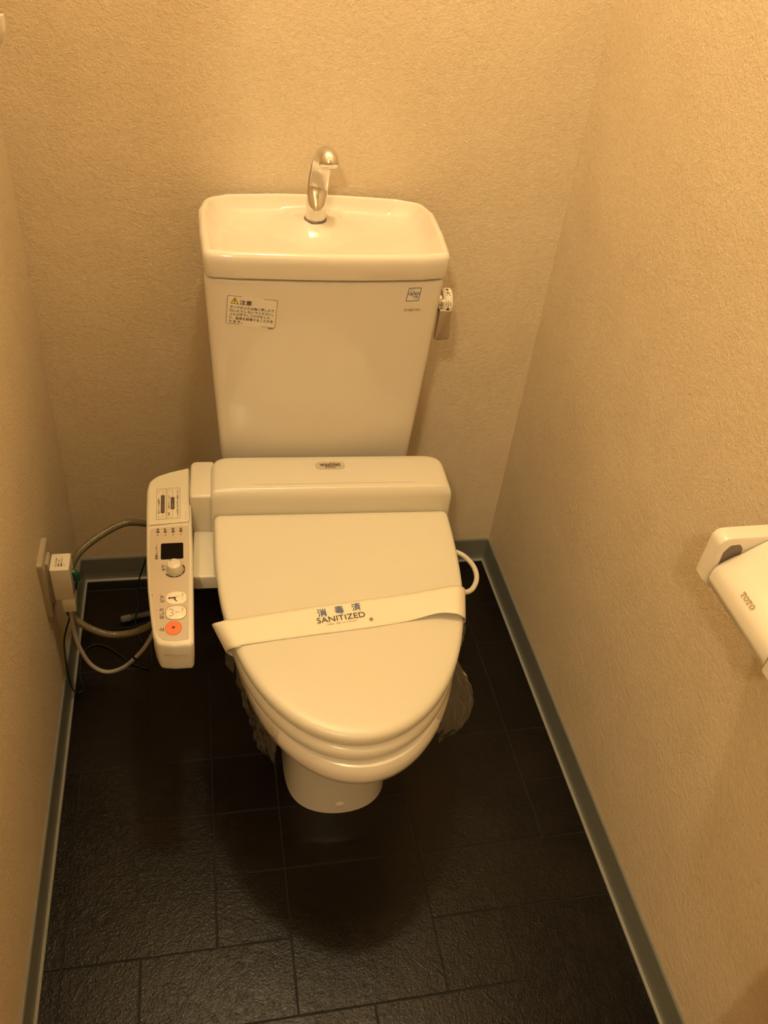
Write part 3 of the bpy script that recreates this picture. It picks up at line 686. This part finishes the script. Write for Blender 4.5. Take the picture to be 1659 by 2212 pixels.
for i in range(len(A)):
    for k in range(NB + 1):
        p = A[i].lerp(B[i], k / NB); n = noise.noise(Vector((p.x * 40, p.y * 60, 3.1))) * 0.00035
        V.append(p + Vector((0, 0, n)))
for i in range(len(A) - 1):
    for k in range(NB):
        a = i * (NB + 1) + k; Fs.append((a, a + 1, a + NB + 2, a + NB + 1))
band = empty('paper_band', (0.445, -0.55, 0.43), label='white paper sanitizing band wrapped across the closed lid', category='paper band')
bo = add('band', V, Fs, 'paper', parent=band)
md = bo.modifiers.new('thickness', 'SOLIDIFY'); md.thickness = 0.00025; md.offset = 0
BU = Vector((0.0933, 0.0088, 0.0007)).normalized(); BV = Vector((-0.09, 1, SL))
def band_pt(x, y, l=0.0022): return (x, y, lid_top(x, y) + l)
add('lettering', *join(*[on_plane(fit_text(c, width=0.0132, height=0.0138, bold=0.012), band_pt(x, y + 0.001), BU, BV) for c, x, y in [('消', 0.4140, -0.5437), ('毒', 0.4390, -0.5400), ('済', 0.4640, -0.5368)]]), 'ink_blue', parent=band, smooth=False)
add('lettering', *join(on_plane(fit_text('SANITIZED', width=0.0695, height=0.0094), band_pt(0.4400, -0.5533), BU, BV), on_plane(fit_text('この紙は、水洗トイレに流せます。', width=0.0455, height=0.0026), band_pt(0.4400, -0.5622), BU, BV)), 'ink', parent=band, smooth=False)
circ = lambda r: [(r * math.cos(a), r * math.sin(a)) for a in [2 * math.pi * k / 20 for k in range(20)]]
add('seal_mark', *on_plane(J(ring2d(circ(0.0030), circ(0.0025)), fit_text('S', height=0.0036, bold=0.04), stroke2d([(-0.0019, -0.0019), (0.0019, 0.0019)], 0.0007)), band_pt(0.4822, -0.5600), BU, BV), 'ink', parent=band, smooth=False)

# ------------------------------------------------------------------ crumpled clear film between seat and bowl
def film(inner_pts, outer_pts, label, seed, amp=0.004, n=26, m=10, sag=0.0):
    a, b = spline(inner_pts, 6), spline(outer_pts, 6)
    def at(path, s): f = s * (len(path) - 1); i = min(int(f), len(path) - 2); return path[i].lerp(path[i + 1], f - i)
    V = []; Fc = []
    for i in range(n + 1):
        for k in range(m + 1):
            s, t = i / n, k / m
            p = at(a, s).lerp(at(b, s), t); e = t * 1.0
            q = Vector((p.x * 55 + seed, p.y * 55, t * 2.2))
            d = Vector((noise.noise(q), noise.noise(q + Vector((9.1, 0, 0))), noise.noise(q + Vector((0, 7.3, 0)))))
            q2 = q * 2.6; d2 = Vector((noise.noise(q2), noise.noise(q2 + Vector((3, 0, 0))), noise.noise(q2 + Vector((0, 4, 0)))))
            V.append(p + (d * amp + d2 * amp * 0.6) * (0.25 + 0.75 * e) + Vector((0, 0, -sag * math.sin(math.pi * t))))
    for i in range(n):
        for k in range(m):
            c = i * (m + 1) + k; Fc.append((c, c + 1, c + m + 2)); Fc.append((c, c + m + 2, c + m + 1))
    o = add('plastic_film', V, Fc, 'film', smooth=False, label=label, category='plastic film', group='clear film scraps round the bowl rim')
film([(0.6115, -0.580, 0.377), (0.6020, -0.607, 0.377), (0.5920, -0.632, 0.377), (0.5800, -0.656, 0.377), (0.5660, -0.678, 0.377), (0.5540, -0.693, 0.377)],
     [(0.6130, -0.5815, 0.362), (0.6200, -0.6004, 0.355), (0.6265, -0.6310, 0.350), (0.6225, -0.6558, 0.338), (0.6010, -0.6800, 0.330), (0.5640, -0.6975, 0.322)], 'crumpled clear plastic film sticking out right of the bowl, the largest scrap', 1.0)
film([(0.6290, -0.512, 0.377), (0.6240, -0.528, 0.377), (0.6190, -0.545, 0.377), (0.6140, -0.560, 0.377)], [(0.6380, -0.506, 0.362), (0.6440, -0.5156, 0.36), (0.6373, -0.5400, 0.357), (0.6220, -0.5620, 0.36)], 'small clear plastic film scrap just below the right end of the paper band', 5.0, 0.003, 14, 8)
film([(0.2960, -0.560, 0.377), (0.3010, -0.600, 0.377), (0.3110, -0.637, 0.377), (0.3260, -0.668, 0.377), (0.3420, -0.690, 0.377)], [(0.2905, -0.5650, 0.350), (0.2990, -0.610, 0.345), (0.3090, -0.6450, 0.333), (0.3160, -0.6760, 0.322), (0.3370, -0.7020, 0.325)], 'crumpled clear plastic film hugging the left front of the bowl', 9.0, 0.0045)
film([(0.2900, -0.520, 0.377), (0.2905, -0.535, 0.377), (0.2915, -0.550, 0.377)], [(0.2800, -0.528, 0.352), (0.2795, -0.550, 0.350), (0.2890, -0.566, 0.350)], 'tiny clear plastic film tip below the left end of the paper band', 13.0, 0.002, 12, 8)

# ------------------------------------------------------------------ toilet paper holder on the right wall
holder = empty('paper_holder', (XR, -0.85, 0.73), label='white toilet paper holder with curved cover on the right wall', category='paper holder')
def side_plate(y0, y1):
    prof = fillet([(0.7760, 0.7180), (0.7850, 0.7080), (XR, 0.7080), (XR, 0.7800), (0.7765, 0.7780)], [0.005, 0.006, 0.004, 0.004, 0.013], 6)
    P = ccw(prof); R = []
    for d, y in [(0.003, y0), (0.0008, y0 + 0.0012), (0.0, y0 + 0.0035), (0.0, y1 - 0.0035), (0.0008, y1 - 0.0012), (0.003, y1)]:
        R.append([(x, y, z) for x, z in inset(P, d)])
    V, F = loft(R); return V, [f[::-1] for f in F]
s1 = add('side_plate', *side_plate(-0.7945, -0.7740), 'white', parent=holder)
s2 = add('side_plate', *side_plate(-0.9350, -0.9140), 'white', parent=holder)
slot = ccw(fillet([(0.7850, 0.7280), (0.8060, 0.7280), (0.8045, 0.7640), (0.7995, 0.7700), (0.7890, 0.7690), (0.7840, 0.7600)], 0.004, 4))
add('axle_slot', *loft([[(x, -0.7925, z) for x, z in slot][::-1], [(x, -0.7950, z) for x, z in slot][::-1]]), 'shade', parent=s1, smooth=False)
add('back_plate', *box(XR - 0.006, XR, -0.914, -0.7945, 0.712, 0.782), 'white', parent=holder, smooth=False)
cov_prof = spline([(0.7800, 0, 0.7190), (0.7772, 0, 0.7290), (0.7805, 0, 0.7425), (0.7910, 0, 0.7525), (0.8060, 0, 0.7615), (0.8300, 0, 0.7775), (0.8520, 0, 0.7860), (0.8740, 0, 0.7880)], 6)
R = []
for y, k in [(-0.7962, 0.0016), (-0.7975, 0.0004), (-0.7990, 0.0), (-0.9095, 0.0), (-0.9110, 0.0004), (-0.9122, 0.0016)]:
    out, inn = [], []
    for i, p in enumerate(cov_prof):
        t = (cov_prof[min(i + 1, len(cov_prof) - 1)] - cov_prof[max(i - 1, 0)]).normalized(); n = Vector((t.z, 0, -t.x))
        out.append((p.x + n.x * k, y, p.z + n.z * k)); inn.append((p.x + n.x * 0.0034, y, p.z + n.z * 0.0034))
    R.append(out + inn[::-1])
cv = add('cover', *loft(R), 'white', parent=holder)
tdir = Vector((0.0105, 0, 0.010)).normalized()
add('lettering', *on_plane(toto2d(0.0056), (0.7850, -0.8530, 0.7482), (0, -1, 0), tuple(tdir), 0.0010), 'ink_soft', parent=cv, smooth=False)

# ------------------------------------------------------------------ outlet, plug, hose, wires on the left
outlet = empty('wall_outlet', (XL, -0.30, 0.30), label='cream wall outlet plate low on the left wall behind the plug', category='outlet')
V, F = slab(rrect(0.070, 0.120, 0.005), 0.0, 0.0085, 0.004, 4)
add('cover_plate', *([(XL + p[2], -0.293 - p[0], 0.294 + p[1]) for p in V], F), 'outlet', parent=outlet)
V, F = slab(rrect(0.030, 0.090, 0.002), 0.0, 0.004, 0.0015, 3)
add('socket_insert', *([(XL + 0.0085 + p[2], -0.293 - p[0], 0.294 + p[1]) for p in V], F), 'outlet', parent=outlet)

plug = empty('power_plug', (0.025, -0.295, 0.235), label='cream leakage breaker plug with printed top in the left wall outlet', category='plug')
def rbox(x0, x1, y0, y1, z0, z1, b): return slab(fillet([(x0, y0), (x1, y0), (x1, y1), (x0, y1)], b, 4), z0, z1, b * 0.6, 3, bottom_bev=b * 0.6)
add('housing', *rbox(0.0095, 0.0400, -0.3135, -0.2735, 0.2620, 0.3300, 0.003), 'white', parent=plug)
add('lower_block', *rbox(0.0190, 0.0400, -0.3130, -0.2850, 0.2320, 0.2640, 0.002), 'white', parent=plug)
add('blade', *box(0.0030, 0.0100, -0.3005, -0.2990, 0.305, 0.312), 'nickel', parent=plug, smooth=False)
add('lettering', *join(*[on_plane(fit_text(t, width=w_, height=0.0028, bold=0.02), (x, -0.2965 + w_ / 2 - 0.009, 0.3300), (0, 1, 0), (-1, 0, 0)) for t, w_, x in [('テスト後に使用', 0.020, 0.0190), ('漏電しゃ断', 0.017, 0.0232), ('電源プラグ', 0.020, 0.0274), ('入', 0.004, 0.0316)]]), 'ink', parent=plug, smooth=False)
add('power_cord', *tube([(0.030, -0.299, 0.240), (0.0283, -0.302, 0.2230), (0.0279, -0.305, 0.1778), (0.0327, -0.310, 0.1398), (0.0461, -0.315, 0.0996), (0.0697, -0.320, 0.0812), (0.0989, -0.325, 0.0926), (0.1265, -0.330, 0.1255), (0.1494, -0.335, 0.1653), (0.1700, -0.340, 0.2200), (0.190, -0.345, 0.30), (0.205, -0.348, 0.392)], 0.0036, 12), 'cable', parent=plug)
t_ = (Vector((0.1494, -0.335, 0.1653)) - Vector((0.0989, -0.325, 0.0926))).normalized(); q_ = Vector((0.1265, -0.330, 0.1255))
add('cord_tie', *tube([q_ - t_ * 0.0022, q_, q_ + t_ * 0.0022], 0.0042, 12, 2), 'black', parent=plug)
add('earth_terminal', *tube([(0.0395, -0.291, 0.3030), (0.0445, -0.291, 0.3010), (0.0455, -0.291, 0.2930), (0.0450, -0.291, 0.2850)], 0.0052, 10, 3), 'green_cap', parent=plug)

add('water_hose', *tube([(0.200, -0.110, 0.225), (0.1612, -0.130, 0.2633), (0.1538, -0.150, 0.2800), (0.1174, -0.170, 0.3003), (0.0745, -0.190, 0.2901), (0.0401, -0.215, 0.2749), (0.0236, -0.235, 0.2510), (0.0155, -0.253, 0.2212), (0.0165, -0.268, 0.2045), (0.0275, -0.285, 0.1878), (0.0563, -0.295, 0.1663), (0.0865, -0.300, 0.1555), (0.1225, -0.305, 0.1622), (0.1557, -0.310, 0.1846), (0.1900, -0.315, 0.2250), (0.212, -0.318, 0.290), (0.220, -0.318, 0.3845)], 0.0062, 16), 'hose',
    label='olive braided water hose looping from the wall side to the bidet seat', category='hose')
add('earth_wire', *tube([(0.0450, -0.291, 0.2850), (0.0400, -0.288, 0.2600), (0.0328, -0.286, 0.2422), (0.0211, -0.290, 0.1937), (0.0132, -0.295, 0.1706), (0.0080, -0.302, 0.1509), (0.0075, -0.315, 0.130), (0.0075, -0.322, 0.100), (0.0075, -0.320, 0.060), (0.0075, -0.308, 0.020), (0.0110, -0.300, 0.0040), (0.0180, -0.297, 0.0022), (0.0210, -0.290, 0.0022), (0.0130, -0.2626, 0.0022), (0.0105, -0.230, 0.0022), (0.0150, -0.2000, 0.0022), (0.0338, -0.1832, 0.0022), (0.0605, -0.1941, 0.0022), (0.0833, -0.2164, 0.0022), (0.1058, -0.2383, 0.0022), (0.135, -0.255, 0.0022)], 0.0016, 8), 'green',
    label='dark green earth wire falling from the plug and curling on the floor', category='wire')
add('earth_wire', *tube([(0.152, -0.040, 0.155), (0.1449, -0.043, 0.1277), (0.1367, -0.045, 0.1029), (0.1219, -0.045, 0.0600), (0.1120, -0.035, 0.020), (0.1085, -0.036, 0.0030), (0.1085, -0.050, 0.0022), (0.1113, -0.0755, 0.0022), (0.1117, -0.1000, 0.0022), (0.1117, -0.1090, 0.0160), (0.1105, -0.1220, 0.0182), (0.1091, -0.140, 0.0030), (0.1164, -0.1716, 0.0022), (0.124, -0.190, 0.0022)], 0.0016, 8), 'green',
    label='dark green wire hanging behind the control panel against the back skirting', category='wire')
# grey ribbed anchor on the floor
ax0, ax1 = Vector((0.0790, -0.1265, 0.0079)), Vector((0.1480, -0.1120, 0.0079))
def anchor_r(s):
    if s < 0.30: return 0.0074 * min(1.0, math.sqrt(max(0.02, 1 - (1 - min(s / 0.06, 1)) ** 2)))
    return 0.0036 + 0.0044 * (((s - 0.3) * 16) % 1.0)
add('wall_anchor', *tube([ax0.lerp(ax1, k / 96) for k in range(97)], anchor_r, 12, 0), 'anchor', smooth=False, label='grey ribbed plastic anchor lying on the floor behind the hose', category='anchor')

# ------------------------------------------------------------------ white hook on the left wall, just at the frame edge
hook = empty('wall_hook', (XL, -0.30, 1.085), label='white rounded plastic hook on the left wall at the picture edge', category='hook')
add('base', *([(XL + p[2], -0.30 + p[0], 1.105 + p[1]) for p in slab(rrect(0.030, 0.050, 0.006), 0.0, 0.008, 0.004, 4)[0]], slab(rrect(0.030, 0.050, 0.006), 0.0, 0.008, 0.004, 4)[1]), 'white', parent=hook)
add('arm', *tube([(0.002, -0.30, 1.092), (0.030, -0.30, 1.086), (0.050, -0.30, 1.0855), (0.0630, -0.30, 1.0880), (0.0695, -0.30, 1.0980), (0.0700, -0.30, 1.1120)], lambda s: 0.0078, 14), 'white', parent=hook)
